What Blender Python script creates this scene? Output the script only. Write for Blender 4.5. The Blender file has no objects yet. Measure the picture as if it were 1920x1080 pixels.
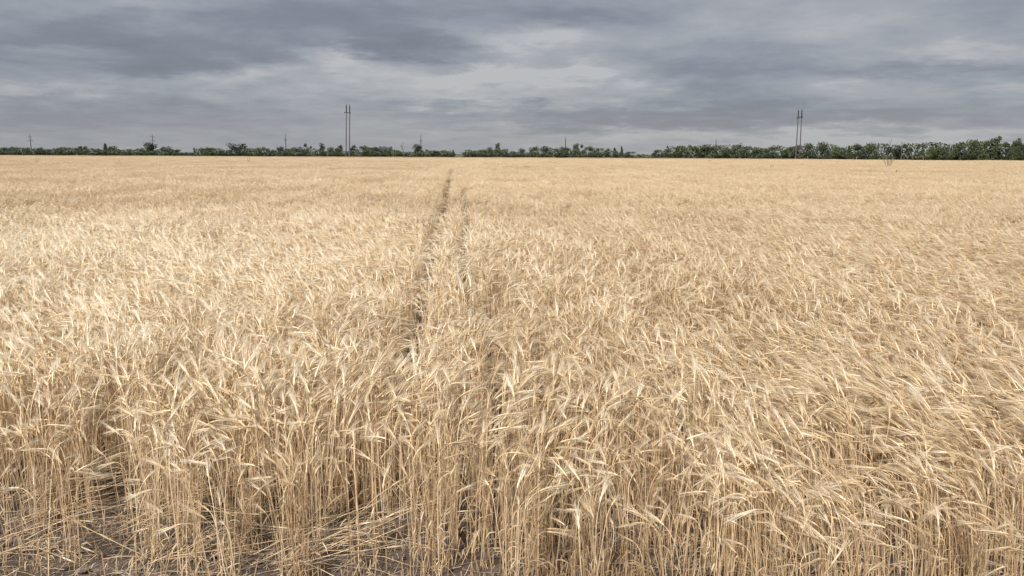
import bpy, math, random
import numpy as np
from mathutils import Vector, Matrix

# ------------------------------------------------------------------ camera
S = bpy.context.scene
COL = S.collection
R = math.radians
F = 1500.0                       # focal length in pixels of the 1920 px wide photograph
CAM = np.array([0.0, 0.0, 2.0])
PITCH = math.atan(251.3 / F)
ROLL = 0.0044
_f = np.array([0, math.cos(PITCH), -math.sin(PITCH)])
_r0 = np.array([1.0, 0, 0]); _u0 = np.array([0, math.sin(PITCH), math.cos(PITCH)])
_r = _r0 * math.cos(ROLL) + _u0 * math.sin(ROLL)
_u = _u0 * math.cos(ROLL) - _r0 * math.sin(ROLL)
cd = bpy.data.cameras.new('camera'); cam = bpy.data.objects.new('camera', cd); COL.objects.link(cam)
cd.sensor_width = 36; cd.lens = F / 1920 * 36; cd.clip_start = 0.05; cd.clip_end = 20000
cam.matrix_world = Matrix(((_r[0], _u[0], -_f[0], CAM[0]), (_r[1], _u[1], -_f[1], CAM[1]),
                           (_r[2], _u[2], -_f[2], CAM[2]), (0, 0, 0, 1)))
S.camera = cam
S.view_settings.view_transform = 'Standard'; S.view_settings.look = 'None'
S.view_settings.exposure = 0.0; S.view_settings.gamma = 1.0
S.view_settings.use_curve_mapping = False
S.render.engine = 'CYCLES'
S.cycles.max_bounces = 6; S.cycles.diffuse_bounces = 4; S.cycles.transmission_bounces = 4
S.cycles.glossy_bounces = 2
S.cycles.use_denoising = True; S.cycles.denoiser = 'OPENIMAGEDENOISE'; S.cycles.denoising_prefilter = 'ACCURATE'
S.cycles.filter_width = 1.5

def ray(px, py):
    d = _f + _r * (px - 960) / F - _u * (py - 540) / F
    return d / np.linalg.norm(d)
def on_z(px, py, z=0.0):
    d = ray(px, py); t = (z - CAM[2]) / d[2]; return CAM + d * t
def on_y(px, py, y):
    d = ray(px, py); return CAM + d * (y / d[1])

# ------------------------------------------------------------------ node helpers
class NT:
    def __init__(s, tree): s.t = tree; s.n = tree.nodes; s.l = tree.links
    def node(s, kind, **kw):
        n = s.n.new(kind)
        for k, v in kw.items(): setattr(n, k, v)
        return n
    def put(s, sock, v):
        if isinstance(v, bpy.types.NodeSocket): s.l.new(v, sock)
        else: sock.default_value = v
    def m(s, op, a, b=None, c=None, clamp=False):
        n = s.node('ShaderNodeMath', operation=op); n.use_clamp = clamp
        s.put(n.inputs[0], a)
        if b is not None: s.put(n.inputs[1], b)
        if c is not None: s.put(n.inputs[2], c)
        return n.outputs[0]
    def vm(s, op, a, b=None):
        n = s.node('ShaderNodeVectorMath', operation=op); s.put(n.inputs[0], a)
        if b is not None: s.put(n.inputs[1], b)
        return n.outputs[0]
    def noise(s, vec, scale, detail=4, rough=.5, dist=0.0):
        n = s.node('ShaderNodeTexNoise'); n.inputs['Scale'].default_value = scale
        n.inputs['Detail'].default_value = detail; n.inputs['Roughness'].default_value = rough
        n.inputs['Distortion'].default_value = dist
        if vec is not None: s.l.new(vec, n.inputs['Vector'])
        return n.outputs[0], n.outputs[1]
    def ramp(s, fac, stops):
        n = s.node('ShaderNodeValToRGB'); e = n.color_ramp.elements
        while len(e) < len(stops): e.new(.5)
        for i, (p, c) in enumerate(stops): e[i].position = p; e[i].color = (*c, 1)
        s.put(n.inputs[0], fac); return n.outputs[0]
    def mix(s, fac, a, b, mode='MIX'):
        n = s.node('ShaderNodeMix', data_type='RGBA', blend_type=mode)
        s.put(n.inputs[0], fac)
        for k, v in ((6, a), (7, b)):
            s.put(n.inputs[k], v if isinstance(v, bpy.types.NodeSocket) else (*v, 1))
        return n.outputs[2]

# ------------------------------------------------------------------ world: overcast sky over a thin share of clear sky
SUN_EL, SUN_AZ = 50.0, 205.0           # azimuth clockwise from the view direction (+Y)
W = bpy.data.worlds.new('World'); S.world = W; W.use_nodes = True
w = NT(W.node_tree); w.n.clear()
tc = w.node('ShaderNodeTexCoord').outputs['Generated']
sep = w.node('ShaderNodeSeparateXYZ'); w.l.new(tc, sep.inputs[0])
X, Y, Z = sep.outputs
zz = w.m('ADD', w.m('MAXIMUM', Z, 0.0), 0.14)
comb = w.node('ShaderNodeCombineXYZ')
w.put(comb.inputs[0], w.m('DIVIDE', X, zz)); w.put(comb.inputs[1], w.m('MULTIPLY', w.m('DIVIDE', Y, zz), 1.0)); w.put(comb.inputs[2], 0.37)
plane = comb.outputs[0]
n1, _ = w.noise(plane, 1.15, 8, .58, .5)
n2, _ = w.noise(plane, 3.6, 7, .58, .3)
n3, _ = w.noise(plane, 0.35, 3, .5, 0)
yy = w.m('MAXIMUM', Y, 0.08)
warp, _ = w.noise(plane, 2.2, 7, .6, 0.0)
warp2, _ = w.noise(w.vm('ADD', plane, (7.3, 2.1, 5.0)), 2.4, 7, .6, 0.0)
A = w.m('ADD', w.m('DIVIDE', X, yy), w.m('MULTIPLY', w.m('SUBTRACT', warp, .5), .20))
E = w.m('ADD', w.m('DIVIDE', Z, yy), w.m('MULTIPLY', w.m('SUBTRACT', warp2, .5), .075))
blobs = [(140, 75, 300, 42, -.40), (340, 112, 130, 26, -.34), (640, 22, 240, 34, -.26), (770, 88, 105, 26, -.44),
         (1330, 140, 120, 40, -.18), (1010, 218, 420, 18, -.18), (1330, 218, 330, 24, -.22), (1700, 215, 250, 20, -.15),
         (1100, 30, 160, 16, -.20), (1480, 88, 200, 12, -.12), (1700, 125, 260, 12, -.16), (150, 210, 260, 40, -.10),
         (1850, 30, 150, 18, -.05), (440, 205, 200, 26, -.10),
         (650, 112, 80, 20, .55), (560, 150, 260, 24, .26), (910, 148, 110, 24, .40), (740, 155, 400, 35, .07), (1500, 275, 620, 15, .25), (100, 235, 350, 25, -.12), (1090, 135, 90, 16, .40),
         (1010, 72, 110, 20, .36), (870, 60, 160, 26, .12), (1830, 95, 180, 18, .36), (1595, 152, 50, 12, .25), (1500, 45, 300, 26, .14),
         (80, 168, 170, 12, .26), (180, 100, 260, 10, .14), (850, 186, 230, 9, .24), (1640, 260, 330, 13, .42),
         (1060, 256, 200, 12, .22), (1210, 165, 50, 12, .25), (1850, 168, 100, 10, .16), (230, 12, 160, 14, .12), (700, 215, 90, 12, .1)]
acc = None
for (bx, by, sx, sy, am) in blobs:
    d = ray(bx, by); a0 = d[0] / d[1]; e0 = d[2] / d[1]
    qa = w.m('MULTIPLY', w.m('SUBTRACT', A, a0), F / sx); qe = w.m('MULTIPLY', w.m('SUBTRACT', E, e0), F / sy)
    q = w.m('ADD', w.m('MULTIPLY', qa, qa), w.m('MULTIPLY', qe, qe))
    g = w.m('MULTIPLY', w.m('EXPONENT', w.m('MULTIPLY', q, -1.0)), am)
    acc = g if acc is None else w.m('ADD', acc, g)
front = w.m('MULTIPLY_ADD', Y, 4.0, -0.6, clamp=True)
v = w.m('MULTIPLY', w.m('MULTIPLY', acc, 1.25), front)
v = w.m('ADD', v, w.m('MULTIPLY', w.m('SUBTRACT', n1, .5), 1.15))
v = w.m('ADD', v, w.m('MULTIPLY', w.m('SUBTRACT', n2, .5), .62))
v = w.m('ADD', v, w.m('MULTIPLY', w.m('SUBTRACT', n3, .5), .3))
v = w.m('ADD', w.m('MULTIPLY', v, .95), 0.535)
cloud = w.ramp(v, [(0.0, (.198, .214, .252)), (.25, (.232, .250, .300)), (.48, (.298, .320, .366)), (.75, (.385, .398, .43)), (1.0, (.49, .495, .515))])
# towards the horizon the layers merge into a slightly warmer grey
hz = w.m('SUBTRACT', 1.0, w.m('MULTIPLY', Z, 14.0), clamp=True)
cloud = w.mix(w.m('MULTIPLY', hz, .5), cloud, (.375, .378, .385))
sky = w.node('ShaderNodeTexSky', sky_type='NISHITA'); sky.sun_disc = False
sky.sun_elevation = R(SUN_EL); sky.sun_rotation = R(SUN_AZ)
skyb = w.vm('MULTIPLY', sky.outputs[0], (.1, .1, .1))
final = w.mix(0.93, skyb, cloud)
bg = w.node('ShaderNodeBackground'); w.l.new(final, bg.inputs[0]); bg.inputs[1].default_value = 1.0
wo = w.node('ShaderNodeOutputWorld'); w.l.new(bg.outputs[0], wo.inputs[0])
W.cycles.sampling_method = 'MANUAL'; W.cycles.sample_map_resolution = 256

sd = bpy.data.lights.new('sun', 'SUN'); sun = bpy.data.objects.new('sun', sd); COL.objects.link(sun)
sd.energy = 5.0; sd.angle = R(9); sd.color = (1.0, .955, .88)
sv = Vector((math.sin(R(SUN_AZ)) * math.cos(R(SUN_EL)), math.cos(R(SUN_AZ)) * math.cos(R(SUN_EL)), math.sin(R(SUN_EL))))
sun.rotation_euler = sv.to_track_quat('Z', 'Y').to_euler()

# ------------------------------------------------------------------ materials
def mat(name, fn):
    m = bpy.data.materials.new(name); m.use_nodes = True
    t = NT(m.node_tree); t.n.clear()
    out = t.node('ShaderNodeOutputMaterial'); t.l.new(fn(t), out.inputs[0]); return m
def bsdf(t, col, rough=.7, spec=.3, normal=None):
    b = t.node('ShaderNodeBsdfPrincipled'); t.put(b.inputs['Base Color'], col if isinstance(col, bpy.types.NodeSocket) else (*col, 1))
    t.put(b.inputs['Roughness'], rough); b.inputs['Specular IOR Level'].default_value = spec
    if normal is not None: t.l.new(normal, b.inputs['Normal'])
    return b.outputs[0]
def straw_mat(name, dark, mid, pale, trans, rough, spec, field_amp=.5):
    def fn(t):
        at = t.node('ShaderNodeAttribute', attribute_name='tone').outputs['Fac']
        oi = t.node('ShaderNodeObjectInfo').outputs['Random']
        geo = t.node('ShaderNodeNewGeometry').outputs['Position']
        big, _ = t.noise(geo, .35, 3, .55)
        f = t.m('ADD', t.m('MULTIPLY', at, .72), t.m('MULTIPLY', oi, .28))
        f = t.m('ADD', f, t.m('MULTIPLY', t.m('SUBTRACT', big, .5), field_amp))
        mp = t.node('ShaderNodeMapping'); mp.inputs['Scale'].default_value = (1.0, .7, .35); t.l.new(geo, mp.inputs[0])
        clump, _ = t.noise(mp.outputs[0], 4.2, 3, .6)
        f = t.m('ADD', f, t.m('MULTIPLY', t.m('SUBTRACT', clump, .5), 1.1))
        rw = t.node('ShaderNodeMapping'); rw.inputs['Rotation'].default_value = (0, 0, R(-4)); rw.inputs['Scale'].default_value = (1.5, .04, .1); t.l.new(geo, rw.inputs[0])
        rows, _ = t.noise(rw.outputs[0], 1.0, 4, .6)
        f = t.m('ADD', f, t.m('MULTIPLY', t.m('SUBTRACT', rows, .5), .55))
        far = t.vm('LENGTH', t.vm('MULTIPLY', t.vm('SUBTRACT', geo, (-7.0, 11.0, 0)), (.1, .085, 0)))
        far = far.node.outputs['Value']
        f = t.m('ADD', f, t.m('MULTIPLY', t.m('SUBTRACT', 1.0, far, clamp=True), .48))  # paler patch on the left: bright highlights put into the straw tone
        c = t.ramp(f, [(0.0, dark), (.5, mid), (1.0, pale)])
        b = bsdf(t, c, rough, spec)
        if trans <= 0: return b
        tr = t.node('ShaderNodeBsdfTranslucent'); t.l.new(c, tr.inputs[0])
        mx = t.node('ShaderNodeMixShader'); mx.inputs[0].default_value = trans
        t.l.new(b, mx.inputs[1]); t.l.new(tr.outputs[0], mx.inputs[2]); return mx.outputs[0]
    return mat(name, fn)
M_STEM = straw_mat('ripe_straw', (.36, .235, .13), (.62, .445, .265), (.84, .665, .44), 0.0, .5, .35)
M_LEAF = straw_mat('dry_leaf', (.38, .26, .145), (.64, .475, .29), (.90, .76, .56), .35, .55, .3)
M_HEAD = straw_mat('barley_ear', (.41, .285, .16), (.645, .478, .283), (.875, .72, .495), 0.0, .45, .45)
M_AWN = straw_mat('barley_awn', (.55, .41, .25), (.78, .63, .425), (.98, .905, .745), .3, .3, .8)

def soil_fn(t):
    geo = t.node('ShaderNodeNewGeometry').outputs['Position']
    a, _ = t.noise(geo, 3.0, 8, .62); b, _ = t.noise(geo, 45.0, 5, .6)
    f = t.m('ADD', t.m('MULTIPLY', a, .55), t.m('MULTIPLY', b, .45))
    c = t.ramp(f, [(.3, (.055, .042, .034)), (.5, (.105, .081, .068)), (.72, (.185, .148, .125))])
    bp = t.node('ShaderNodeBump'); bp.inputs['Strength'].default_value = .6; bp.inputs['Distance'].default_value = .012
    t.l.new(f, bp.inputs['Height'])
    return bsdf(t, c, .92, .15, bp.outputs[0])
M_SOIL = mat('dry_soil', soil_fn)
def land_fn(t):
    geo = t.node('ShaderNodeNewGeometry').outputs['Position']
    a, _ = t.noise(geo, .004, 5, .6); b, _ = t.noise(geo, .6, 5, .6)
    f = t.m('ADD', t.m('MULTIPLY', a, .7), t.m('MULTIPLY', b, .3))
    c = t.ramp(f, [(.35, (.075, .085, .045)), (.5, (.12, .12, .07)), (.65, (.19, .17, .11))])
    return bsdf(t, c, .95, .1)
M_LAND = mat('distant_farmland', land_fn)
def canopy_fn(t):
    geo = t.node('ShaderNodeNewGeometry').outputs['Position']
    mp = t.node('ShaderNodeMapping'); mp.inputs['Scale'].default_value = (1.0, .35, 1.0); t.l.new(geo, mp.inputs[0])
    a, _ = t.noise(mp.outputs[0], .12, 6, .62); b, _ = t.noise(geo, 3.2, 4, .6); c_, _ = t.noise(mp.outputs[0], .016, 4, .55)
    f = t.m('ADD', t.m('ADD', t.m('MULTIPLY', a, .4), t.m('MULTIPLY', b, .3)), t.m('MULTIPLY', c_, .3))
    rw = t.node('ShaderNodeMapping'); rw.inputs['Rotation'].default_value = (0, 0, R(-4)); rw.inputs['Scale'].default_value = (.6, .012, .1); t.l.new(geo, rw.inputs[0])
    rows, _ = t.noise(rw.outputs[0], 1.0, 4, .6); f = t.m('ADD', f, t.m('MULTIPLY', t.m('SUBTRACT', rows, .5), .25))
    c = t.ramp(f, [(.36, (.24, .18, .115)), (.5, (.33, .255, .165)), (.64, (.42, .335, .225))])  # straw colour darkened to stand in for shadow between the ears
    bp = t.node('ShaderNodeBump'); bp.inputs['Strength'].default_value = .5; bp.inputs['Distance'].default_value = .08
    t.l.new(b, bp.inputs['Height'])
    return bsdf(t, c, .85, .15, bp.outputs[0])
M_CANOPY = mat('far_barley', canopy_fn)
def leaf_mat(name, dark, pale, trans=.25):
    def fn(t):
        at = t.node('ShaderNodeAttribute', attribute_name='tone').outputs['Fac']
        oi = t.node('ShaderNodeObjectInfo').outputs['Random']
        f = t.m('ADD', t.m('MULTIPLY', at, .6), t.m('MULTIPLY', oi, .4))
        c = t.ramp(f, [(0.0, dark), (1.0, pale)])
        b = bsdf(t, c, .7, .2)
        tr = t.node('ShaderNodeBsdfTranslucent'); t.l.new(c, tr.inputs[0])
        mx = t.node('ShaderNodeMixShader'); mx.inputs[0].default_value = trans
        t.l.new(b, mx.inputs[1]); t.l.new(tr.outputs[0], mx.inputs[2]); return mx.outputs[0]
    return mat(name, fn)
M_GREEN = leaf_mat('tree_foliage', (.062, .082, .046), (.135, .168, .088))
M_OLIVE = leaf_mat('bright_foliage', (.078, .105, .045), (.155, .20, .085))
M_DARK = leaf_mat('dark_foliage', (.036, .044, .034), (.075, .088, .060))
M_PALE = leaf_mat('silvery_foliage', (.085, .10, .075), (.17, .19, .15))
M_BROWN = leaf_mat('shaded_dry_scrub', (.035, .030, .020), (.085, .080, .045))
M_WEED = leaf_mat('weed_foliage', (.10, .12, .05), (.22, .22, .10))
M_BARK = mat('bark', lambda t: bsdf(t, t.ramp(t.noise(t.node('ShaderNodeNewGeometry').outputs['Position'], 4, 4)[0], [(.3, (.05, .04, .035)), (.7, (.12, .10, .085))]), .9, .1))
M_TWIG = mat('bare_twig', lambda t: bsdf(t, (.11, .095, .098), .9, .1))
M_CONC = mat('weathered_concrete', lambda t: bsdf(t, t.ramp(t.noise(t.node('ShaderNodeNewGeometry').outputs['Position'], 1.5, 5)[0], [(.3, (.085, .08, .085)), (.7, (.15, .14, .14))]), .9, .1))
M_STEEL = mat('dark_steel', lambda t: bsdf(t, t.ramp(t.noise(t.node('ShaderNodeNewGeometry').outputs['Position'], 3, 3)[0], [(.3, (.035, .035, .05)), (.7, (.07, .07, .085))]), .6, .4))

M_OLD = straw_mat('weathered_straw', (.16, .125, .095), (.30, .235, .17), (.46, .37, .27), 0.0, .7, .2)

# ------------------------------------------------------------------ mesh builder
class MB:
    def __init__(s): s.v = []; s.f = []; s.m = []; s.t = []
    def add(s, vs, fs, mi=0, tone=.5):
        b = len(s.v); s.v.extend([tuple(map(float, p)) for p in vs]); s.t.extend([tone] * len(vs))
        for f in fs: s.f.append(tuple(i + b for i in f)); s.m.append(mi)
    def tube(s, pts, rad, n=3, mi=0, tone=.5, cap=False, ph=0.0):
        pts = [np.asarray(p, float) for p in pts]; k = len(pts)
        if np.isscalar(rad): rad = [rad] * k
        vs = []
        for i, p in enumerate(pts):
            d = pts[min(i + 1, k - 1)] - pts[max(i - 1, 0)]; d = d / (np.linalg.norm(d) + 1e-9)
            a = np.cross(d, (1, 0, 0) if abs(d[0]) < .8 else (0, 1, 0)); a /= np.linalg.norm(a); b = np.cross(d, a)
            for j in range(n):
                q = ph + 2 * math.pi * j / n; vs.append(p + (a * math.cos(q) + b * math.sin(q)) * rad[i])
        fs = [(i * n + j, i * n + (j + 1) % n, (i + 1) * n + (j + 1) % n, (i + 1) * n + j) for i in range(k - 1) for j in range(n)]
        if cap: fs += [tuple(range(n))[::-1], tuple((k - 1) * n + j for j in range(n))]
        s.add(vs, fs, mi, tone)
    def ribbon(s, pts, wid, side, mi=0, tone=.5):
        side = np.asarray(side, float); vs = []
        for p, q in zip(pts, wid): vs += [np.asarray(p) - side * q / 2, np.asarray(p) + side * q / 2]
        s.add(vs, [(2 * i, 2 * i + 1, 2 * i + 3, 2 * i + 2) for i in range(len(pts) - 1)], mi, tone)
    def box(s, c, h, mi=0, ax=None):
        c = np.asarray(c, float); ax = np.eye(3) if ax is None else ax
        vs = [c + ax[0] * h[0] * i + ax[1] * h[1] * j + ax[2] * h[2] * k for i in (-1, 1) for j in (-1, 1) for k in (-1, 1)]
        s.add(vs, [(0, 1, 3, 2), (4, 6, 7, 5), (0, 4, 5, 1), (2, 3, 7, 6), (0, 2, 6, 4), (1, 5, 7, 3)], mi)
    def mesh(s, name, mats):
        me = bpy.data.meshes.new(name); me.from_pydata(s.v, [], s.f)
        for m in mats: me.materials.append(m)
        me.polygons.foreach_set('material_index', s.m)
        a = me.attributes.new('tone', 'FLOAT', 'POINT'); a.data.foreach_set('value', s.t)
        me.update(); return me
def ob(name, me, parent=None, loc=None, kind=None):
    o = bpy.data.objects.new(name, me); COL.objects.link(o); o.parent = parent
    if loc is not None: o.location = loc
    if kind: o['kind'] = kind
    return o
def tag(o, label, cat, group=None):
    o['label'] = label; o['category'] = cat
    if group: o['group'] = group
    return o

# ------------------------------------------------------------------ ground
rng = np.random.default_rng(7); rnd = random.Random(7)
def vnoise(x, y, seed=0):
    """smooth value noise on arrays, 0..1"""
    x = np.asarray(x, float); y = np.asarray(y, float)
    xi = np.floor(x); yi = np.floor(y); fx = x - xi; fy = y - yi
    fx = fx * fx * (3 - 2 * fx); fy = fy * fy * (3 - 2 * fy)
    def h(a, b):
        q = np.sin(a * 127.1 + b * 311.7 + seed * 74.7) * 43758.5453; return q - np.floor(q)
    return (h(xi, yi) * (1 - fx) + h(xi + 1, yi) * fx) * (1 - fy) + (h(xi, yi + 1) * (1 - fx) + h(xi + 1, yi + 1) * fx) * fy
def sheet(name, xs, ys, zf, m):
    xx, yy_ = np.meshgrid(xs, ys); z = zf(xx, yy_); n, k = len(xs), len(ys)
    co = np.stack([xx, yy_, z], -1).reshape(-1, 3)
    i = np.arange((k - 1) * (n - 1)); r, c = i // (n - 1), i % (n - 1); a = r * n + c
    fs = np.stack([a, a + 1, a + n + 1, a + n], 1)
    me = bpy.data.meshes.new(name); me.from_pydata(co.tolist(), [], fs.tolist()); me.materials.append(m)
    me.polygons.foreach_set('use_smooth', [True] * len(fs)); me.update()
    return ob(name, me, kind='structure')
sheet('ground', np.linspace(-9000, 9000, 31), np.linspace(-3000, 14000, 31), lambda x, y: x * 0 - .03, M_LAND)
def clods(x, y):
    return (vnoise(x * 2.2, y * 2.2, 1) - .5) * .05 + (vnoise(x * 9, y * 9, 2) - .5) * .026 + (vnoise(x * 27, y * 27, 3) - .5) * .018 + (vnoise(x * 70, y * 70, 4) - .5) * .008 + .012
def edge_fade(x, y):
    return np.clip(np.minimum.reduce([(x + 6) / .6, (6 - x) / .6, (y - 1.2) / .6, (9 - y) / .6]), 0, 1)
sheet('soil', np.linspace(-6, 6, 380), np.linspace(1.2, 9, 260), lambda x, y: clods(x, y) * edge_fade(x, y) - .004, M_SOIL)

# ------------------------------------------------------------------ outline of the field (front edge, far edge)
def front_edge(x):
    n = vnoise(x * 1.4 + 40, x * 0, 11) - .5; n2 = vnoise(x * 5 + 40, x * 0, 12) - .5
    base = np.interp(x, [-2.6, -1.75, -1.5, -1.15, -.95, -.45, -.25, .2, 1.2], [3.84, 3.84, 3.66, 3.68, 3.88, 3.84, 3.45, 3.25, 3.15])
    return base + n * .42 + n2 * .22
belt_px = [(-900, 400), (0, 400), (1230, 402), (1420, 384), (1500, 370), (1600, 333), (1700, 302), (1800, 274), (1920, 247), (2200, 205), (2700, 160), (3600, 110)]
def belt_y(px): return float(np.interp(px, [a for a, b in belt_px], [b for a, b in belt_px]))
edge_pts = np.array([[(px - 960) / F * yv * 1.0 / math.cos(PITCH), yv] for px, yv in belt_px])
me = bpy.data.meshes.new('field_soil')
_e = [(x, y - 1.5, -.018) for x, y in edge_pts]
me.from_pydata([(-30, -6, -.018)] + _e + [(60, -6, -.018)], [], [tuple(range(len(_e) + 2))]); me.materials.append(M_SOIL)
ob('field_soil', me, kind='structure')
# far barley canopy: a rough sheet a little under the ears, ending at the tree belt
def far_canopy():
    pxs = np.sort(np.concatenate([np.linspace(-1200, -200, 20), np.linspace(-150, 2100, 420), np.linspace(832, 882, 90), np.linspace(2150, 3600, 26)]))
    ts = np.concatenate([[0], np.geomspace(.004, 1, 150)])
    vs = []; n = len(ts)
    for px in pxs:
        yb = belt_y(px) - 3.0
        k = (px - 960) / F / math.cos(PITCH)
        y = 26 + (yb - 26) * ts; x = k * y
        z = .44 + (vnoise(x * .9, y * .9, 5) - .5) * .12 + (vnoise(x * .13, y * .13, 6) - .5) * .10
        z = np.where(gap_dist(np.column_stack([x, y])) < 1.0, .05, z); z[-1] = -.02; z[0] = .0
        vs += np.stack([x, y, z], 1).tolist()
    fs = [(i * n + j, (i + 1) * n + j, (i + 1) * n + j + 1, i * n + j + 1) for i in range(len(pxs) - 1) for j in range(n - 1)]
    me = bpy.data.meshes.new('far_barley'); me.from_pydata(vs, [], fs); me.materials.append(M_CANOPY); me.update()
    ob('far_barley_canopy', me, kind='stuff')
# ------------------------------------------------------------------ barley stalks
def curve_dirs(el, az=0.0): return np.array([math.sin(az) * math.cos(el), math.cos(az) * math.cos(el), math.sin(el)])
def stalk_parts(r, h, lod=0, tone=None):
    """returns (stem builder, ear builder); leans and nods towards local +Y"""
    tone = r.uniform(.1, .95) if tone is None else tone
    st, hd = MB(), MB()
    p = np.zeros(3); pts = [p.copy()]; el = R(90 - r.uniform(0, 5)); az = r.uniform(-.6, .6)
    nlow = 4 if lod == 0 else 2
    top = r.uniform(.06, .11)
    for i in range(nlow):
        p = p + curve_dirs(el, az) * (h - top) / nlow; pts.append(p.copy()); el -= R(r.uniform(.5, 4.5)); az += r.uniform(-.15, .15)
    # two swollen joints on the straw
    head_el = R(r.choice([r.uniform(-10, 30), r.uniform(-35, 5), r.uniform(15, 55)]))
    nt = 4 if lod == 0 else 2; az = az * .4
    for i in range(nt):
        e = el + (head_el - el) * (i + 1) / (nt + .5); p = p + curve_dirs(e, az) * top / nt * 1.15; pts.append(p.copy())
    rb = .0021 if lod == 0 else .0026
    st.tube(pts, list(np.linspace(rb, rb * .62, len(pts))), 3, 0, tone, ph=r.uniform(0, 2))
    if lod == 0:
        for k in (1, 2, 3): st.tube([pts[k] - (0, 0, .004), pts[k], pts[k] + (0, 0, .004)], [.0015, .0029, .0015], 4, 0, max(0, tone - .45))
    # leaves
    nleaf = r.choice([1, 2, 2, 3, 3, 4]) if lod == 0 else (1 if r.random() < .6 else 0)
    for _ in range(nleaf):
        q = r.uniform(.05, .8); i = q * nlow; k = min(int(i), nlow - 1); a = pts[k] + (pts[k + 1] - pts[k]) * (i - k)
        la = r.uniform(0, 2 * math.pi); le = R(r.uniform(20, 75)); L = r.uniform(.06, .15); seg = 4 if lod == 0 else 2
        lp = [a]; cur = a.copy()
        for s_ in range(seg):
            cur = cur + curve_dirs(le, la) * L / seg; lp.append(cur.copy()); le -= R(r.uniform(15, 60)); la += r.uniform(-.3, .3)
        side = np.array([math.cos(la), -math.sin(la), r.uniform(-.6, .6)]); side /= np.linalg.norm(side)
        wd = r.uniform(.003, .0075); ws = [wd * .6] + [wd] * (seg - 1) + [wd * .1]
        st.ribbon(lp, ws, side, 1, min(1, max(0, tone + r.uniform(-.25, .3))))
    # ear
    HL = r.uniform(.06, .095); ns = 5 if lod == 0 else 2; d_el = head_el; hp = [p.copy()]
    for i in range(ns):
        p = p + curve_dirs(d_el, az) * HL / ns; hp.append(p.copy()); d_el -= R(r.uniform(0, 14) / ns)
    rr = r.uniform(.0045, .0063)
    rads = [rr * .5] + [rr * (1.12 if i % 2 else .86) * (1 - .35 * i / ns) for i in range(1, ns)] + [rr * .3]
    hd.tube(hp, rads, 4, 0, tone, ph=r.uniform(0, 1))
    # awns
    na = r.randint(22, 28) if lod == 0 else 8
    dmain = curve_dirs(d_el, az)
    xs = np.cross(dmain, (0, 0, 1)); xs /= np.linalg.norm(xs); us = np.cross(xs, dmain)
    for i in range(na):
        t = (i + .5) / na; a = hp[0] + (hp[-1] - hp[0]) * t
        th = r.uniform(0, 2 * math.pi); sp = r.uniform(.03, .26)
        dr = dmain + (xs * math.cos(th) + us * math.sin(th) * .7) * sp; dr /= np.linalg.norm(dr)
        L = r.uniform(.10, .155) * (1.1 - .2 * t); sd_ = np.cross(dr, np.array([r.uniform(-1, 1), r.uniform(-1, 1), r.uniform(-1, 1)])); sd_ /= np.linalg.norm(sd_)
        bend = np.array([0, 0, -1]) * r.uniform(0, .018) + xs * r.uniform(-.01, .01)
        wa = (.0019 if lod == 0 else .0030)
        b1 = a + dr * L * .5 + bend * .3; b2 = a + dr * L + bend
        hd.add([a - sd_ * wa * .5, a + sd_ * wa * .5, b1 + sd_ * wa * .42, b1 - sd_ * wa * .42, b2], [(0, 1, 2, 3), (3, 2, 4)], 1,
               min(1, max(0, tone * .6 + r.uniform(.0, .5))))
    return st, hd
def merged(builders, name, mats, tk=1.0):
    """join (builder, material offset, rotation z, offset, scale) into one mesh"""
    M = MB()
    for b, mo, rz, off, sc in builders:
        c, s_ = math.cos(rz), math.sin(rz); base = len(M.v)
        M.v.extend([((x * c - y * s_) * sc + off[0], (x * s_ + y * c) * sc + off[1], z * sc + off[2]) for x, y, z in b.v])
        M.t.extend([q * tk for q in b.t]); M.f.extend([tuple(i + base for i in f) for f in b.f]); M.m.extend([i + mo for i in b.m])
    return M.mesh(name, mats)
ALLM = [M_STEM, M_LEAF, M_HEAD, M_AWN]
lib = bpy.data.collections.new('barley_sources')
NA, NB, NC = 40, 24, 10
front_variants = []
r_ = random.Random(3)
for i in range(NA):
    st, hd = stalk_parts(r_, r_.uniform(.56, .70))
    front_variants.append((st.mesh('stalk', [M_STEM, M_LEAF]), hd.mesh('ear', [M_HEAD, M_AWN])))
    lib.objects.link(bpy.data.objects.new('barley_%03d' % i, merged([(st, 0, 0, (0, 0, 0), 1), (hd, 2, 0, (0, 0, 0), 1)], 'barley', ALLM)))
for i in range(NB):          # tufts of nine stalks for the middle distance
    bl = []
    for k in range(9):
        st, hd = stalk_parts(r_, r_.uniform(.56, .70), 1); o = (r_.gauss(0, .05), r_.gauss(0, .05), 0); rz = r_.gauss(0, .45)
        bl += [(st, 0, rz, o, 1), (hd, 2, rz, o, 1)]
    lib.objects.link(bpy.data.objects.new('barley_%03d' % (NA + i), merged(bl, 'barley_tuft', ALLM, .88)))
for i in range(NC):          # 1.6 m patches for the far field
    bl = []
    for k in range(260):
        st, hd = stalk_parts(r_, r_.uniform(.58, .72), 1); o = (r_.uniform(-.85, .85), r_.uniform(-.85, .85), -.04 + .05 * math.sin(k)); rz = r_.gauss(0, .5)
        bl += [(hd, 2, rz, o, 1)]
        if k % 4 == 0: bl += [(st, 0, rz, o, 1)]
    lib.objects.link(bpy.data.objects.new('barley_%03d' % (NA + NB + i), merged(bl, 'barley_patch', ALLM, .74)))

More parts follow.
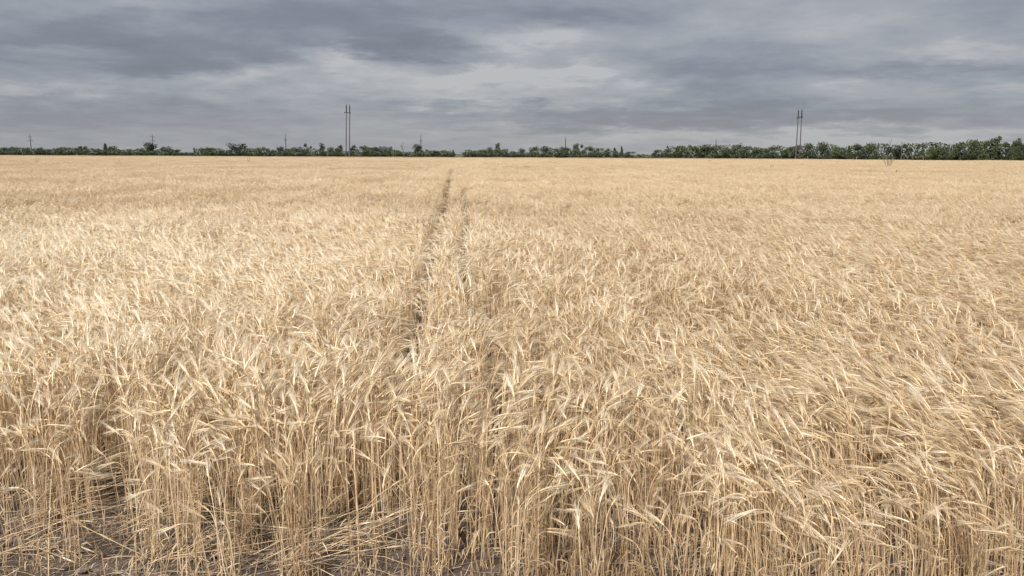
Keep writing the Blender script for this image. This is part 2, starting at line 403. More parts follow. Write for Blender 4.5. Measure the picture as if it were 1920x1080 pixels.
# gaps left by the drill and old wheel marks, as polylines on the ground (seen at ear height)
def poly(pts): return np.array([on_z(a, b, .50)[:2] for a, b in pts])
gaps = [(poly([(742, 712), (768, 620), (795, 530), (822, 430), (838, 370), (848, 318)]), .068),
        (poly([(945, 790), (925, 650), (885, 560), (864, 500), (872, 430), (872, 360)]), .055),
        (poly([(870, 980), (872, 840), (868, 760), (862, 700)]), .036),
        (poly([(1175, 730), (1160, 690), (1148, 660)]), .04), (poly([(960, 440), (925, 380)]), .02),
        (poly([(1670, 900), (1650, 850), (1625, 800)]), .045), (poly([(1300, 760), (1270, 690)]), .04), (poly([(420, 850), (440, 800)]), .04)]
def gap_dist(P):
    out = np.full(len(P), 9.0)
    for pl, hw in gaps:
        for a, b in zip(pl[:-1], pl[1:]):
            d = b - a; t = np.clip(((P - a) @ d) / (d @ d), 0, 1); q = a + t[:, None] * d
            dist = np.linalg.norm(P - q, axis=1)
            wob = hw * (.72 + .6 * vnoise(P[:, 1] * 1.3, P[:, 1] * 0 + hw * 100, 21)) * (1 + P[:, 1] * .03) * (1 + .45 * np.clip((P[:, 1] - 9) / 8, 0, 1) * np.clip((55 - P[:, 1]) / 15, 0, 1))
            out = np.minimum(out, dist / wob)
    return out
def wind(x, y):      # heading the ears bend to: away from the camera, a little to the left, in gusts
    return R(14) + (vnoise(x * .5, y * .35, 31) - .5) * R(70) + (vnoise(x * 2.3, y * 2.3, 32) - .5) * R(50)
def height_scale(x, y):
    u = x + .07 * y
    return 1.0 + (vnoise(u * 1.6, y * .05, 45) - .5) * .11 + (vnoise(u * .5, y * .03, 46) - .5) * .08 + (vnoise(x * .45, y * .45, 41) - .5) * .14 + (vnoise(x * 2.1, y * 2.1, 42) - .5) * .16
def scatter(y0, y1, dens, margin=1.2, cluster=None):
    wmax = y1 * .66 + margin; n = int(dens * 2 * wmax * (y1 - y0))
    P = np.stack([rng.uniform(-wmax, wmax, n), rng.uniform(y0, y1, n)], 1)
    return P[np.abs(P[:, 0]) < P[:, 1] * .66 + margin]

far_canopy()
pts, rots, scs, idx = [], [], [], []
def emit(P, rz, tilt, sc, ii, z=0.0):
    pts.append(np.column_stack([P, np.zeros(len(P)) + z])); scs.append(sc); idx.append(ii)
    rots.append(np.column_stack([tilt[0], tilt[1], rz]))
# front plants are things of their own; everything behind is one crop
PL = scatter(2.9, 5.6, 96, .5)
e = front_edge(PL[:, 0]); dd = PL[:, 1] - e
keep = (dd > 0) & (rng.random(len(PL)) < np.clip(.42 + dd / .35, 0, 1)) & (gap_dist(PL) > 1)
keep |= (dd > -.5) & (dd <= 0) & (rng.random(len(PL)) < .30)
PL = PL[keep]; dd = dd[keep]
vis = np.abs(PL[:, 0]) < PL[:, 1] * .66 + .12
order = np.argsort(np.where(vis, PL[:, 1] + .0 * np.abs(PL[:, 0]), 99)); NF = 300
front = PL[order[:NF]]; rest = PL[order[NF:]]
def plant_scale(P):
    d = P[:, 1] - front_edge(P[:, 0]); right = np.clip((P[:, 0] + .3) / .8, 0, 1)
    return height_scale(P[:, 0], P[:, 1]) * (1 - np.clip(1 - d / .8, 0, 1) * (.07 + .10 * right))
def hvar(n): return np.where(rng.random(n) < .35, rng.uniform(.6, .9, n), rng.uniform(.88, 1.08, n))
def stalks_of(P, n, spread):
    Q = np.repeat(P, n, 0); return Q + rng.normal(0, spread, Q.shape)
Q = stalks_of(rest, 6, .03); Q = Q[gap_dist(Q) > .85]
n = len(Q); emit(Q, wind(Q[:, 0], Q[:, 1]) + rng.normal(0, .45, n), (rng.normal(0, .05, n), rng.normal(0, .05, n)), plant_scale(Q) * hvar(n), rng.integers(0, NA, n))
# band A: single stalks
P = scatter(5.6, 15, 80); P = P[gap_dist(P) > 1]
Q = stalks_of(P, 5, .035); Q = Q[gap_dist(Q) > .85]; n = len(Q)
emit(Q, wind(Q[:, 0], Q[:, 1]) + rng.normal(0, .45, n), (rng.normal(0, .05, n), rng.normal(0, .05, n)), height_scale(Q[:, 0], Q[:, 1]) * hvar(n), rng.integers(0, NA, n))
# band B: tufts
P = scatter(15, 66, 36); P = P[(gap_dist(P) > 1) & (rng.random(len(P)) < np.clip((68 - P[:, 1]) / 28, 0, 1))]; n = len(P)
emit(P, wind(P[:, 0], P[:, 1]) + rng.normal(0, .3, n), (rng.normal(0, .04, n), rng.normal(0, .04, n)), height_scale(P[:, 0], P[:, 1]) * rng.uniform(.9, 1.06, n), NA + rng.integers(0, NB, n))
# band C: patches, thinning into the canopy sheet
P = scatter(40, 250, .50, 3.0); P = P[rng.random(len(P)) < np.clip((P[:, 1] - 38) / 22, 0, 1)]
px_ = 960 + P[:, 0] / P[:, 1] * F * math.cos(PITCH); by_ = np.interp(px_, [a for a, b in belt_px], [b for a, b in belt_px])
P = P[P[:, 1] < by_ - 5]
_g = P[:, 0] - np.interp(P[:, 1], gaps[0][0][:, 1], gaps[0][0][:, 0]); P = P[(np.abs(_g) > 1.5) | (P[:, 1] > 140)]; n = len(P)
T = np.stack([rng.uniform(-1.8, 1.8, 9000), rng.uniform(40, 142, 9000)], 1); T[:, 0] += np.interp(T[:, 1], gaps[0][0][:, 1], gaps[0][0][:, 0]); T = T[gap_dist(T) > 1]; k_ = len(T)
emit(T, wind(T[:, 0], T[:, 1]) + rng.normal(0, .3, k_), (rng.normal(0, .04, k_), rng.normal(0, .04, k_)), height_scale(T[:, 0], T[:, 1]) * rng.uniform(.9, 1.06, k_), NA + rng.integers(0, NB, k_))
emit(P, wind(P[:, 0] * .3, P[:, 1] * .3) * .6 + rng.normal(0, .3, n), (rng.normal(0, .01, n), rng.normal(0, .01, n)), 1 + (vnoise(P[:, 0] * .2, P[:, 1] * .1, 43) - .5) * .26, NA + NB + rng.integers(0, NC, n), -.02)
pts = np.concatenate(pts); rots = np.concatenate(rots); scs = np.concatenate(scs); idx = np.concatenate(idx)
print('barley instances', len(pts))
me = bpy.data.meshes.new('barley_crop'); me.vertices.add(len(pts)); me.vertices.foreach_set('co', pts.ravel().astype(np.float32))
a = me.attributes.new('rot', 'FLOAT_VECTOR', 'POINT'); a.data.foreach_set('vector', rots.ravel().astype(np.float32))
a = me.attributes.new('scl', 'FLOAT', 'POINT'); a.data.foreach_set('value', scs.astype(np.float32))
a = me.attributes.new('idx', 'INT', 'POINT'); a.data.foreach_set('value', idx.astype(np.int32))
me.update()
crop = ob('barley_crop', me, kind='stuff')
crop['label'] = 'ripe golden barley crop filling the field behind its front row'; crop['category'] = 'barley'
ng = bpy.data.node_groups.new('plant_barley', 'GeometryNodeTree')
ng.interface.new_socket('Geometry', in_out='INPUT', socket_type='NodeSocketGeometry'); ng.interface.new_socket('Geometry', in_out='OUTPUT', socket_type='NodeSocketGeometry')
gi = ng.nodes.new('NodeGroupInput'); go = ng.nodes.new('NodeGroupOutput'); ip = ng.nodes.new('GeometryNodeInstanceOnPoints')
ci = ng.nodes.new('GeometryNodeCollectionInfo'); ci.inputs[0].default_value = lib; ci.inputs['Separate Children'].default_value = True; ci.inputs['Reset Children'].default_value = True
def named(nm, ty):
    q = ng.nodes.new('GeometryNodeInputNamedAttribute'); q.data_type = ty; q.inputs[0].default_value = nm; return q.outputs[0]
L = ng.links.new
L(gi.outputs[0], ip.inputs['Points']); L(ci.outputs[0], ip.inputs['Instance']); ip.inputs['Pick Instance'].default_value = True
L(named('idx', 'INT'), ip.inputs['Instance Index']); L(named('rot', 'FLOAT_VECTOR'), ip.inputs['Rotation']); L(named('scl', 'FLOAT'), ip.inputs['Scale'])
L(ip.outputs[0], go.inputs[0])
crop.modifiers.new('plants', 'NODES').node_group = ng

# the 300 plants of the front row, each with its own stalks and ears
fs_ = plant_scale(front); wz = wind(front[:, 0], front[:, 1])
for i, (p, sc, rz) in enumerate(zip(front, fs_, wz)):
    t = ob('barley_plant', None, loc=(p[0], p[1], float(clods(p[0], p[1])) - .006)); t.empty_display_size = .05
    tag(t, 'ripe golden barley plant rooted in the front rows at the near edge of the field', 'barley', 'barley plants along the near edge of the field')
    for k in range(rnd.choice([5, 6, 6, 7])):
        sm, hm = front_variants[rnd.randrange(NA)]
        s_ = ob('stalk', sm, t, (rnd.gauss(0, .024), rnd.gauss(0, .024), 0)); q = sc * (rnd.uniform(.6, .9) if rnd.random() < .35 else rnd.uniform(.86, 1.08))
        s_.scale = (q, q, q); w_ = 6 if rnd.random() < .05 else 1; s_.rotation_euler = (rnd.gauss(0, .06) * w_, rnd.gauss(0, .07) * w_, rz + rnd.gauss(0, .5))
        ob('ear', hm, s_)

# ------------------------------------------------------------------ fallen stalks, stubble, straw litter
def to_mesh_object(name, M, mats, parent=None): return ob(name, M.mesh(name, mats), parent)
def fallen(a_px, b_px, count, spread, label, lift=.16, z0=.02):
    A_ = on_z(*a_px, z0); B_ = on_z(*b_px, z0 + lift)
    root = ob('fallen_barley_bunch', None, loc=tuple(A_)); tag(root, label, 'barley', 'bunches of fallen barley stalks')
    d = B_ - A_; side = np.cross(d, (0, 0, 1)); side /= np.linalg.norm(side)
    for k in range(count):
        M = MB(); o0 = side * rnd.gauss(0, spread) + np.array([rnd.gauss(0, spread), 0, rnd.uniform(0, .05)])
        o0 = o0 + d * rnd.uniform(-.1, .35); e0 = o0 + d * rnd.uniform(.45, .95) + side * (rnd.gauss(0, spread * 2.2) + (rnd.gauss(0, .22) if rnd.random() < .3 else 0)) + np.array([0, 0, rnd.gauss(0, .06)])
        mid = (o0 + e0) / 2 + np.array([0, 0, rnd.uniform(-.02, .12)]) + side * rnd.gauss(0, .06)
        P_ = [o0 * (1 - t) ** 2 + mid * 2 * t * (1 - t) + e0 * t * t for t in (0, .25, .5, .75, 1)]; P_[2] = P_[2] + side * rnd.gauss(0, .014) + np.array([0, 0, rnd.gauss(0, .012)]); P_[3] = P_[3] + side * rnd.gauss(0, .012)
        tn = rnd.uniform(.0, .9)
        M.tube(P_, list(np.linspace(.0021, .0014, 5)), 4, 0, tn)
        for q in (P_[1], P_[3]): M.tube([q - (.004, 0, 0), q, q + (.004, 0, 0)], [.0012, .0028, .0012], 4, 0, 0)
        if rnd.random() < .75:
            q = P_[rnd.randint(1, 3)]; dirn = d / np.linalg.norm(d); lp = [q, q + dirn * .05 + np.array([0, 0, .02]), q + dirn * .09 + side * rnd.gauss(0, .03) - np.array([0, 0, .01])]
            M.ribbon(lp, [.004, .006, .001], side * .7 + np.array([0, 0, .7]), 1, tn)
        s_ = to_mesh_object('stalk', M, [M_STEM if rnd.random() < .65 else M_OLD, M_LEAF], root)
        if rnd.random() < .35:
            E_ = MB(); dn = P_[4] - P_[3]; dn = dn / np.linalg.norm(dn); E_.tube([P_[4], P_[4] + dn * .035, P_[4] + dn * .075], [.003, .005, .002], 4, 0, tn)
            for q in range(14):
                a_ = P_[4] + dn * .005 * q; v_ = dn + np.array([rnd.gauss(0, .12), rnd.gauss(0, .12), rnd.gauss(0, .1)]); L_ = rnd.uniform(.08, .12)
                E_.add([a_ - side * .0008, a_ + side * .0008, a_ + v_ * L_], [(0, 1, 2)], 1, rnd.random())
            to_mesh_object('ear', E_, [M_HEAD, M_AWN], s_)
    return root
fallen((15, 952), (290, 862), 42, .055, 'long bunch of flattened barley straws slanting across dark soil at the left edge')
fallen((60, 985), (320, 895), 22, .06, 'thin bunch of fallen straws lying low below the long flattened bunch at left', .08)
fallen((535, 1058), (815, 955), 34, .07, 'broad sheaf of flattened barley straws over bare soil left of centre')
fallen((300, 1065), (560, 965), 22, .08, 'few loose fallen straws between the two flattened bunches at left', .05)
fallen((200, 1010), (470, 915), 18, .09, 'scattered bent straws lying between standing plants, left of the broad sheaf')
fallen((0, 1035), (250, 985), 14, .08, 'loose straws lying on bare soil in the bottom left corner', .06)
fallen((560, 1050), (820, 1040), 12, .05, 'single layer of straws lying flat on soil under the broad sheaf', .01)
fallen((-20, 905), (110, 810), 20, .06, 'short bunch of leaning straws cut by the left picture edge', .2)
fallen((1600, 1085), (1850, 975), 14, .07, 'sparse bunch of crossed fallen straws at the lower right', .12)
fallen((1560, 1075), (1660, 950), 8, .06, 'steep slanting straws beside the stubble at lower right', .2)

M = MB()
for k in range(4200):
    x = rnd.uniform(-3.2, 3.2); y = rnd.uniform(3.25, 3.95)
    right = min(1, max(0, (x + .4) / .5)); cl = float(vnoise(x * 2.3, y * 2.3, 51))
    if rnd.random() > (.16 + .84 * right) * (1.0 if cl > .42 else .25) or y > float(front_edge(np.array(x))) + .25: continue
    z = float(clods(x, y)) - .008; h = rnd.uniform(.05, .15) * (.7 + .5 * cl); lx, ly = rnd.gauss(0, .2), rnd.gauss(0, .2)
    M.tube([(x, y, z), (x + lx * h * .6, y + ly * h * .6, z + h * .6), (x + lx * h, y + ly * h, z + h)], [.0026, .0024, .0022], 4, 0, rnd.uniform(.1, .9), True)
    if rnd.random() < .35:
        an = rnd.uniform(0, 6.28); L_ = rnd.uniform(.03, .07); c, s_ = math.cos(an), math.sin(an)
        M.ribbon([(x, y, z + h * .5), (x + c * L_ * .5, y + s_ * L_ * .5, z + h * .5 + L_ * .5), (x + c * L_, y + s_ * L_, z + h * .45)], [.003, .005, .001], (-s_, c, .2), 1, rnd.uniform(.2, .9))
CL = MB()
for k in range(1500):
    x = rnd.uniform(-3.3, 3.3); y = rnd.uniform(3.1, 4.9); q = rnd.uniform(.004, .02) if rnd.random() < .85 else rnd.uniform(.02, .038); z = float(clods(x, y)) + q * .15
    top_ = [(x + math.cos(a_) * q * rnd.uniform(.6, 1.2), y + math.sin(a_) * q * rnd.uniform(.6, 1.2), z + q * rnd.uniform(-.3, .3)) for a_ in [j * 1.0472 for j in range(6)]]
    CL.add(top_ + [(x + rnd.gauss(0, q * .3), y + rnd.gauss(0, q * .3), z + q * rnd.uniform(.4, .8)), (x, y, z - q)], [(j, (j + 1) % 6, 6) for j in range(6)] + [((j + 1) % 6, j, 7) for j in range(6)])
oc = to_mesh_object('soil_clods', CL, [M_SOIL]); oc['kind'] = 'stuff'; oc['label'] = 'small clods lying on the dry soil'; oc['category'] = 'soil'
o = to_mesh_object('stubble', M, [M_STEM, M_LEAF]); o['kind'] = 'stuff'; o['label'] = 'short cut barley stubble standing at the near edge of the crop'; o['category'] = 'stubble'
M = MB()
for k in range(5200):
    x = rnd.uniform(-3.3, 3.3); y = rnd.uniform(3.0, 5.2) if rnd.random() < .4 else rnd.uniform(3.3, 4.4)
    if float(vnoise(x * 1.7, y * 1.7, 61)) < .35 and rnd.random() < .7: continue
    z = float(clods(x, y)) + .002; an = rnd.gauss(.5, 1.0); L_ = rnd.uniform(.03, .22) * (1 if rnd.random() < .6 else .4); c, s_ = math.cos(an) * L_, math.sin(an) * L_
    M.tube([(x, y, z + rnd.uniform(0, .01)), (x + c * .5, y + s_ * .5, z + rnd.uniform(0, .022)), (x + c, y + s_, z + rnd.uniform(0, .03))], rnd.uniform(.0009, .0016), 3, 0 if rnd.random() < .75 else 1, rnd.uniform(0, .8))
o = to_mesh_object('straw_litter', M, [M_OLD, M_STEM]); o['kind'] = 'stuff'; o['label'] = 'broken straw scattered on the dark soil'; o['category'] = 'straw'

# ------------------------------------------------------------------ trees of the shelter belt
def crown_mesh(seed, kind, m, n):
    r = random.Random(seed); M = MB(); lobes = []
    k = {'round': 9, 'broad': 10, 'tall': 8, 'wispy': 8, 'pointed': 7}[kind]
    for i in range(k):
        if kind == 'round': c = (r.uniform(-.26, .26), r.uniform(-.26, .26), r.uniform(.35, .82)); q = r.uniform(.15, .25)
        elif kind == 'broad': c = (r.uniform(-.36, .36), r.uniform(-.3, .3), r.uniform(.32, .84)); q = r.uniform(.13, .22)
        elif kind == 'tall': c = (r.uniform(-.2, .2), r.uniform(-.2, .2), .25 + .66 * (i + .5) / k); q = r.uniform(.14, .22)
        elif kind == 'pointed': f = (i + .5) / k; c = (r.uniform(-.2, .2) * (1 - f), r.uniform(-.2, .2) * (1 - f), .2 + .74 * f); q = .26 * (1 - .75 * f)
        else: c = (r.uniform(-.27, .27), r.uniform(-.27, .27), r.uniform(.35, .85)); q = r.uniform(.10, .17)
        lobes.append((c, q, r.uniform(-.2, .2)))
    if kind in ('round', 'broad', 'tall'):
        lobes += [((r.uniform(-.3, .3), r.uniform(-.3, .3), r.uniform(.12, .35)), r.uniform(.14, .22), -.1) for _ in range(4)]
    for i in range(n):
        c, q, dt = lobes[r.randrange(len(lobes))]
        v = np.array([r.gauss(0, 1) for _ in range(3)]); v /= np.linalg.norm(v); rad = q * (r.random() ** .35) * (1.25 if r.random() < .15 else 1)
        p = np.array(c) + v * rad * np.array([1, 1, .85]); s = r.uniform(.022, .048) * (1.0 if kind != 'wispy' else .7)
        a = np.array([r.gauss(0, 1) for _ in range(3)]); a /= np.linalg.norm(a); b = np.cross(a, [r.gauss(0, 1) for _ in range(3)]); b /= np.linalg.norm(b)
        M.add([p - a * s, p + b * s * .7, p + a * s * r.uniform(.6, 1.2), p - b * s * .6], [(0, 1, 2, 3)], 0, min(1, max(0, .5 + dt + r.uniform(-.35, .35))))
    return M.mesh('crown', [m])
def trunk_mesh(seed, bare=False):
    r = random.Random(seed); M = MB()
    def limb(p, d, L_, rad, depth):
        q = [p]; 
        for _ in range(3):
            d = d + np.array([r.gauss(0, .12), r.gauss(0, .12), r.gauss(0, .05)]); d /= np.linalg.norm(d); q.append(q[-1] + d * L_ / 3)
        M.tube(q, list(np.linspace(rad, rad * .5, 4)), 5 if depth == 0 else 3)
        if depth < (4 if bare else 2):
            for _ in range(3 if bare else 3):
                b = q[r.choice([2, 3, 3])]; nd = d + np.array([r.gauss(0, .5), r.gauss(0, .5), r.uniform(0, .4)]); nd /= np.linalg.norm(nd)
                limb(b, nd, L_ * r.uniform(.55, .75), rad * .5, depth + 1)
    limb(np.zeros(3), np.array([r.uniform(-.08, .08), 0, 1.]), .42 if not bare else .36, .03, 0)
    return M.mesh('trunk', [M_TWIG if bare else M_BARK])
MATS = {'g': (M_GREEN, 'green'), 'o': (M_OLIVE, 'bright green'), 'd': (M_DARK, 'very dark green'), 'p': (M_PALE, 'pale silvery'), }
crown_cache = {}
def get_crown(kind, mk, v, n=700):
    key = (kind, mk, v)
    if key not in crown_cache: crown_cache[key] = crown_mesh(hash((len(kind), ord(kind[0]), ord(mk), v)) & 0xffff, kind, MATS[mk][0], n)
    return crown_cache[key]
trunks = [trunk_mesh(100 + i) for i in range(5)]
# (x, top y, width in photo px, shape, colour)
TREES = [(0,277,18,'round','d'),(22,273,24,'round','d'),(50,277,18,'round','g'),(76,276,18,'round','d'),(92,279,18,'broad','g'),(109,275,14,'round','d'),(126,277,22,'broad','g'),
 (150,273,16,'round','d'),(166,273,16,'wispy','g'),(183,278,20,'broad','g'),(199,269,16,'pointed','g'),(214,272,20,'broad','d'),(243,279,12,'round','g'),(265,277,20,'broad','g'),
 (286,268,26,'round','d'),(314,273,24,'broad','d'),(330,280,20,'round','g'),(388,274,24,'round','d'),(404,278,18,'broad','g'),(424,282,22,'broad','g'),(447,268,30,'round','d'),(468,281,14,'round','g'),
 (484,277,16,'round','g'),(500,275,18,'wispy','g'),(513,280,18,'broad','d'),(526,272,13,'round','d'),(543,279,18,'broad','g'),(560,274,26,'broad','d'),(578,267,15,'wispy','g'),(604,269,16,'tall','d'),
 (620,276,16,'round','g'),(636,271,18,'round','d'),(663,271,20,'wispy','d'),(684,272,24,'broad','g'),(699,277,18,'broad','g'),(711,273,22,'broad','d'),(728,274,16,'round','d'),(745,281,20,'broad','g'),
 (785,271,18,'round','d'),(797,280,18,'broad','g'),(815,281,22,'broad','d'),(834,281,20,'broad','g'),(850,282,12,'pointed','g'),
 (876,285,16,'broad','g'),(891,282,16,'broad','g'),(905,278,16,'round','d'),(918,276,14,'round','g'),(933,268,14,'tall','g'),(946,279,16,'broad','g'),(963,283,18,'broad','g'),
 (980,279,14,'round','d'),(1002,274,18,'round','g'),(1024,274,24,'round','p'),(1044,277,18,'broad','g'),(1061,276,24,'round','d'),(1080,269,18,'tall','g'),(1096,269,15,'wispy','g'),(1108,273,18,'broad','g'),
 (1123,278,16,'broad','g'),(1138,279,14,'tall','d'),(1152,277,16,'pointed','g'),(1165,274,10,'pointed','g'),(1181,285,18,'broad','g'),(1204,289,16,'broad','g'),
 (1233,280,20,'broad','g'),(1252,279,18,'round','g'),(1270,272,18,'round','o'),(1290,271,24,'broad','g'),(1311,274,26,'broad','o'),(1336,272,30,'broad','o'),(1360,276,26,'broad','o'),(1382,269,22,'round','g'),
 (1401,273,24,'broad','g'),(1426,277,22,'broad','o'),(1450,276,26,'broad','g'),(1476,274,22,'round','o'),(1496,271,24,'broad','g'),(1517,267,22,'round','g'),(1542,266,28,'round','g'),(1572,276,28,'broad','o'),
 (1591,273,16,'pointed','g'),(1610,268,26,'broad','g'),(1632,268,26,'round','g'),(1680,272,26,'broad','d'),(1703,267,18,'wispy','g'),(1725,268,18,'wispy','g'),(1748,273,30,'broad','o'),(1775,275,24,'broad','g'),
 (1800,268,32,'broad','g'),(1827,260,32,'round','g'),(1848,264,26,'broad','g'),(1867,256,28,'tall','g'),(1893,263,22,'wispy','g'),(1908,261,22,'tall','g'),(1930,266,26,'broad','g')]
LAND = [(59, 'the leftmost distant single pole'), (288, 'the second distant single pole from the left'), (536, 'the third distant single pole from the left'), (652, 'the left twin poles'),
        (758, 'the bare dead tree near the gap'), (862, 'the open gap in the belt'), (1060, 'the slim pole right of the gap'), (1212, 'the low dip in the belt'), (1341, 'the rightmost slim pole'), (1498, 'the right twin poles'),
        (1662, 'the grey leafless tree on the right'), (1960, 'the right picture edge')]
ORD = ['nearest', 'second', 'third', 'fourth', 'fifth', 'sixth', 'seventh', 'eighth', 'ninth', 'tenth']
SHAPE = {'round': 'rounded', 'broad': 'broad low', 'tall': 'tall narrow', 'wispy': 'thin see-through', 'pointed': 'pointed'}
xs_all = [t[0] for t in TREES]
def where(x):
    j = min(range(len(LAND)), key=lambda q: abs(LAND[q][0] - x)); lx = LAND[j][0]
    if x < lx: c = sum(1 for q in xs_all if x < q < lx); side = 'left of'
    else: c = sum(1 for q in xs_all if lx <= q < x); side = 'right of'
    return '%s tree %s %s' % (ORD[c], side, LAND[j][1])
for i, (x, ty, wp, kind, mk) in enumerate(TREES):
    D = belt_y(x) + 2.5 + 4 * ((i * 37) % 10) / 10
    if x in (663, 636): D = belt_y(x) + 8
    base = on_y(x, 292, D); h = on_y(x, ty, D)[2] + .3; wd = wp * 1.35 * D / F
    t = ob('tree', None, loc=(base[0], D, -.05)); t.scale = (wd, wd, h); t.rotation_euler[2] = 0
    tag(t, '%s %s tree, %s' % (SHAPE[kind], MATS[mk][1], where(x).replace(' tree', '').replace('distant single ', '').replace('the bare', 'bare').replace('open gap in the belt', 'belt gap').replace('grey leafless tree on the right', 'grey leafless tree').replace('slim pole right of the gap', 'slim pole by the gap').replace('low dip in the belt', 'belt dip')), 'tree', 'trees of the shelter belt beyond the field')
    tr = ob('trunk', trunks[i % 5], t); tr.scale = (min(1, .35 * h / wd + .4),) * 2 + (1,)
    ob('crown', get_crown(kind, mk, i % 4, 1900 if x > 1230 else 1300), t)
def bare_tree(x, ty, wp, D, label, seed):
    base = on_y(x, 292, D); h = on_y(x, ty, D)[2]; wd = wp * D / F
    t = ob('tree', None, loc=(base[0], D, -.05)); t.scale = (h, h, h); tag(t, label, 'tree', 'leafless trees in the belt')
    me = trunk_mesh(seed, True); zs = max(v.co.z for v in me.vertices); xw = max(abs(v.co.x) for v in me.vertices)
    tr = ob('trunk', me, t); tr.scale = (wd / 2 / xw / h, wd / 2 / xw / h, 1 / zs)
bare_tree(758, 266, 16, 399, 'bare dead tree with forked top standing alone left of the gap in the belt', 5)
bare_tree(1660, 261, 26, belt_y(1660) - 1, 'leafless grey tree in front of the right belt, left one of two', 6)
bare_tree(1690, 262, 30, belt_y(1690) - 1, 'leafless grey tree in front of the right belt, right one of two', 8)

# low scrub under and between the trees, one mass
M = MB(); r = random.Random(12)
n_s = 0
for k in range(46000):
    x = r.uniform(-500, 2450)
    if 853 < x < 873 : continue
    if 1186 < x < 1226 and r.random() < .6: continue
    D = belt_y(x) + r.uniform(-2.0, 3.0)
    inside = 0 <= x <= 1930
    hmax = (2.3 + 1.8 * float(vnoise(x * .05, 0 * x, 71)) + (2.9 if x > 1240 else .3)) if inside else 5.5 * float(vnoise(x * .06, 0 * x, 72)) + 2
    if 1170 < x < 1230: hmax = .9
    if 30 < x < 42 or 340 < x < 378: hmax = 2.0
    z = r.uniform(0, 1) ** 1.25 * hmax; p = np.array([(x - 960) / F * D / math.cos(PITCH), D, z]); s = r.uniform(.25, .5)
    a = np.array([r.gauss(0, 1) for _ in range(3)]); a /= np.linalg.norm(a); b = np.cross(a, [r.gauss(0, 1) for _ in range(3)]); b /= np.linalg.norm(b)
    M.add([p - a * s, p + b * s * .7, p + a * s, p - b * s * .7], [(0, 1, 2, 3)], 1 if z < 1.3 else 0, r.random())  # foot takes the dark brown, understorey shade painted into its colour
o = ob('hedgerow_scrub', M.mesh('hedgerow_scrub', [M_GREEN, M_BROWN])); o['kind'] = 'stuff'; o['label'] = 'low dark scrub filling the foot of the tree belt'; o['category'] = 'scrub'

# ------------------------------------------------------------------ power line poles
def pt(x, y, D): return on_y(x, y, D)
def twin_poles(xb, xt, ytop, D, yarm, tilt, label):
    base0 = pt(sum(xb) / 2, 294, D); root = ob('twin_power_poles', None, loc=(base0[0], D, 0)); tag(root, label, 'power pole', 'twin concrete power poles')
    B = base0.copy(); B[2] = 0
    tops = []
    for k in range(2):
        b = pt(xb[k], 294, D); b[2] = -.3; tp = pt(xt[k], ytop + (1 if k == 0 else 0) * tilt, D)
        M = MB(); M.tube([b - B, (b + tp) / 2 - B, tp - B], [.30, .25, .19], 8, 0, .5, True); to_mesh_object('pole', M, [M_CONC], root)
        up = (tp - b) / np.linalg.norm(tp - b); M = MB()
        M.tube([tp - B - up * 3.0, tp - B + up * .25, tp - B + up * 1.2], [.31, .27, .05], 6, 0, .5, True); to_mesh_object('top_bracket', M, [M_STEEL], root)
        tops.append(tp)
    za = pt(sum(xb) / 2, yarm, D)
    a = pt(xt[0] - 4.0, yarm + 1.0 * tilt, D); b = pt(xt[1] + 2.0, yarm - 1.0 * tilt, D)
    a[1] -= .3; b[1] -= .3
    M = MB(); M.tube([a - B, b - B], .17, 4, 0, .5, True); to_mesh_object('crossarm', M, [M_STEEL], root)
    for f in (0.02, .5, .98):
        p = a + (b - a) * f - B; M = MB(); M.tube([p, p - np.array([0, 0, .7])], .04, 5, 0, .5, True)
        for q in range(4): c = p - np.array([0, 0, .15 + q * .15]); M.tube([c + np.array([0, 0, .03]), c - np.array([0, 0, .03])], .13, 8, 0, .5, True)
        to_mesh_object('insulator', M, [M_STEEL], root)
twin_poles((648.9, 655.2), (649.4, 655.6), 200, 399, 211, -.6, 'pair of tall grey concrete poles with short crossarm, left of the gap in the trees')
twin_poles((1492.0, 1499.2), (1497.2, 1503.6), 209, 372, 219.5, 1.0, 'pair of leaning grey concrete poles with short crossarm rising from the right belt')
def single_pole(x, ytop, D, arms, wd, label):
    b = pt(x, 290, D); root = ob('power_pole', None, loc=(b[0], D, 0)); tag(root, label, 'power pole', 'distant single power poles')
    H_ = pt(x, ytop, D)[2]; M = MB(); M.tube([(0, 0, -.3), (0, 0, H_ * .75), (0, 0, H_)], [wd, wd * .75, wd * .3], 8, 0, .5, True); to_mesh_object('pole', M, [M_CONC], root)
    for (ay, hw) in arms:
        z = pt(x, ay, D)[2]; M = MB(); M.box((0, -wd - .12, z), (hw, .1, .14)); to_mesh_object('crossarm', M, [M_STEEL], root)
        for s_ in (-1, 1):
            M = MB(); M.tube([(s_ * (hw - .15), -wd - .12, z - .14), (s_ * (hw - .15), -wd - .12, z - 1.3)], [.07, .12], 6, 0, .5, True); to_mesh_object('insulator', M, [M_STEEL], root)
single_pole(59.5, 250, 830, [(263, 2.6), (256, 1.4)], .48, 'thin distant pole with two crossarms, leftmost on the skyline')
single_pole(288, 251, 830, [(263, 2.2), (256, 1.8)], .48, 'thin distant pole with crossarms rising behind a dark round tree')
single_pole(536.5, 250, 830, [(262, 1.8)], .52, 'thin distant pole with one crossarm, first one left of the left twin poles')
single_pole(789.5, 252, 830, [(264, 1.9)], .55, 'thin distant pole with one crossarm just right of the bare dead tree')
single_pole(1060, 256, 830, [], .62, 'plain slim pole above the trees right of the gap')
single_pole(1341.5, 260, 830, [], .60, 'plain slim pole above bright green trees, left of the right twin poles')

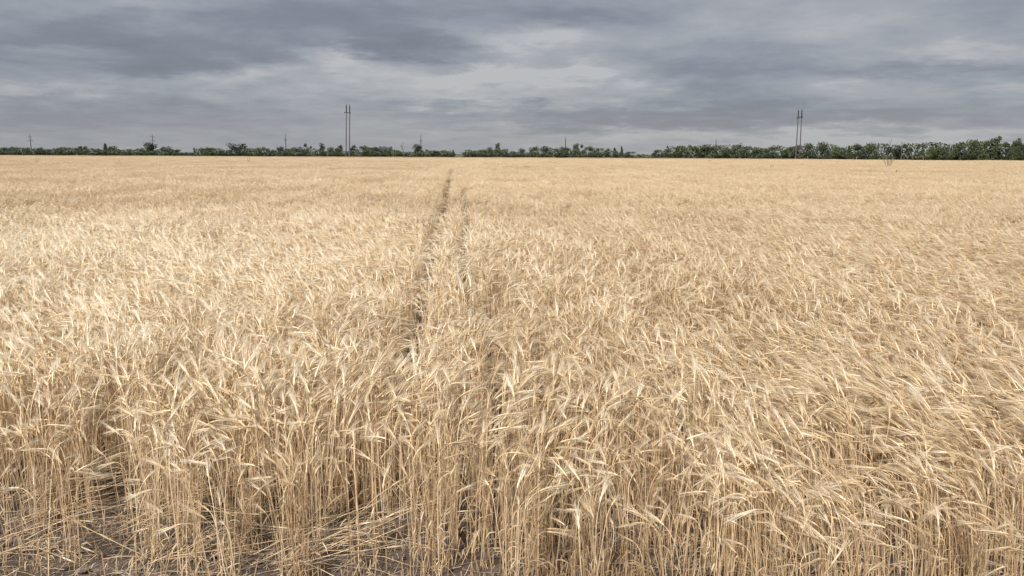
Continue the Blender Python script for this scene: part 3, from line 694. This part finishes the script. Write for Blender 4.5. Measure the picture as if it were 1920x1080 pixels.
# ------------------------------------------------------------------ weeds standing out of the crop
def weed(x, ybase, ytop, wp, stems, label, seed, dry=False):
    b = on_z(x, ybase, .62); D = b[1]; h = on_y(x, ytop, D)[2]; wd = wp * D / F; r = random.Random(seed)
    root = ob('weed', None, loc=(b[0], D, 0)); tag(root, label, 'weed', 'weeds standing above the crop')
    for k in range(stems):
        f = (k + .5) / stems * 2 - 1 if stems > 1 else 0
        tip = np.array([f * wd / 2 + r.gauss(0, .05), r.gauss(0, .15), h * r.uniform(.85, 1)]); M = MB(); q = [np.zeros(3), tip * np.array([.35, .5, .45]), tip * np.array([.8, .8, .75]), tip]
        M.tube(q, [.03, .022, .016, .008], 4); st = to_mesh_object('stem', M, [M_TWIG], root); M = MB()
        for _ in range(70 if wp > 20 else 14):
            t = r.uniform(.45, 1); i = min(int(t * 3), 2); p = q[i] + (q[i + 1] - q[i]) * (t * 3 - i) + np.array([r.gauss(0, wd * .06), r.gauss(0, .12), r.gauss(0, .06)]); s = r.uniform(.02, .055)
            a = np.array([r.gauss(0, 1) for _ in range(3)]); a /= np.linalg.norm(a); c = np.cross(a, [r.gauss(0, 1) for _ in range(3)]); c /= np.linalg.norm(c)
            M.add([p - a * s, p + c * s * .5, p + a * s, p - c * s * .5], [(0, 1, 2, 3)], 0, r.random())
        to_mesh_object('foliage', M, [M_WEED if not dry else M_BROWN], st)
weed(1665, 313, 290, 28, 5, 'forked green weed standing above the crop in front of the leafless grey trees', 1)
weed(1679, 323, 315, 8, 2, 'small green weed just below the forked one', 2)
weed(1447, 314, 307, 7, 2, 'small dark weed in the crop below the right twin poles', 3)
weed(69, 305, 296, 6, 2, 'thin dry weed below the leftmost distant pole', 4, True)
weed(467, 304, 295, 5, 2, 'thin dry weed in the far crop on the left', 5, True)
weed(1331, 303, 299, 9, 3, 'low dark weed in the far crop below the rightmost slim pole', 6)
weed(1242, 298, 294.5, 12, 3, 'low dark weed patch at the dip in the belt', 7)
weed(1370, 300, 298, 10, 3, 'low dark weed patch at the foot of the bright green trees', 8)
weed(698, 294.5, 291, 6, 2, 'tiny dark weed in the far crop right of the left twin poles', 9)
weed(638, 304, 301, 4, 2, 'tiny dark weed in the crop below the left twin poles', 10)
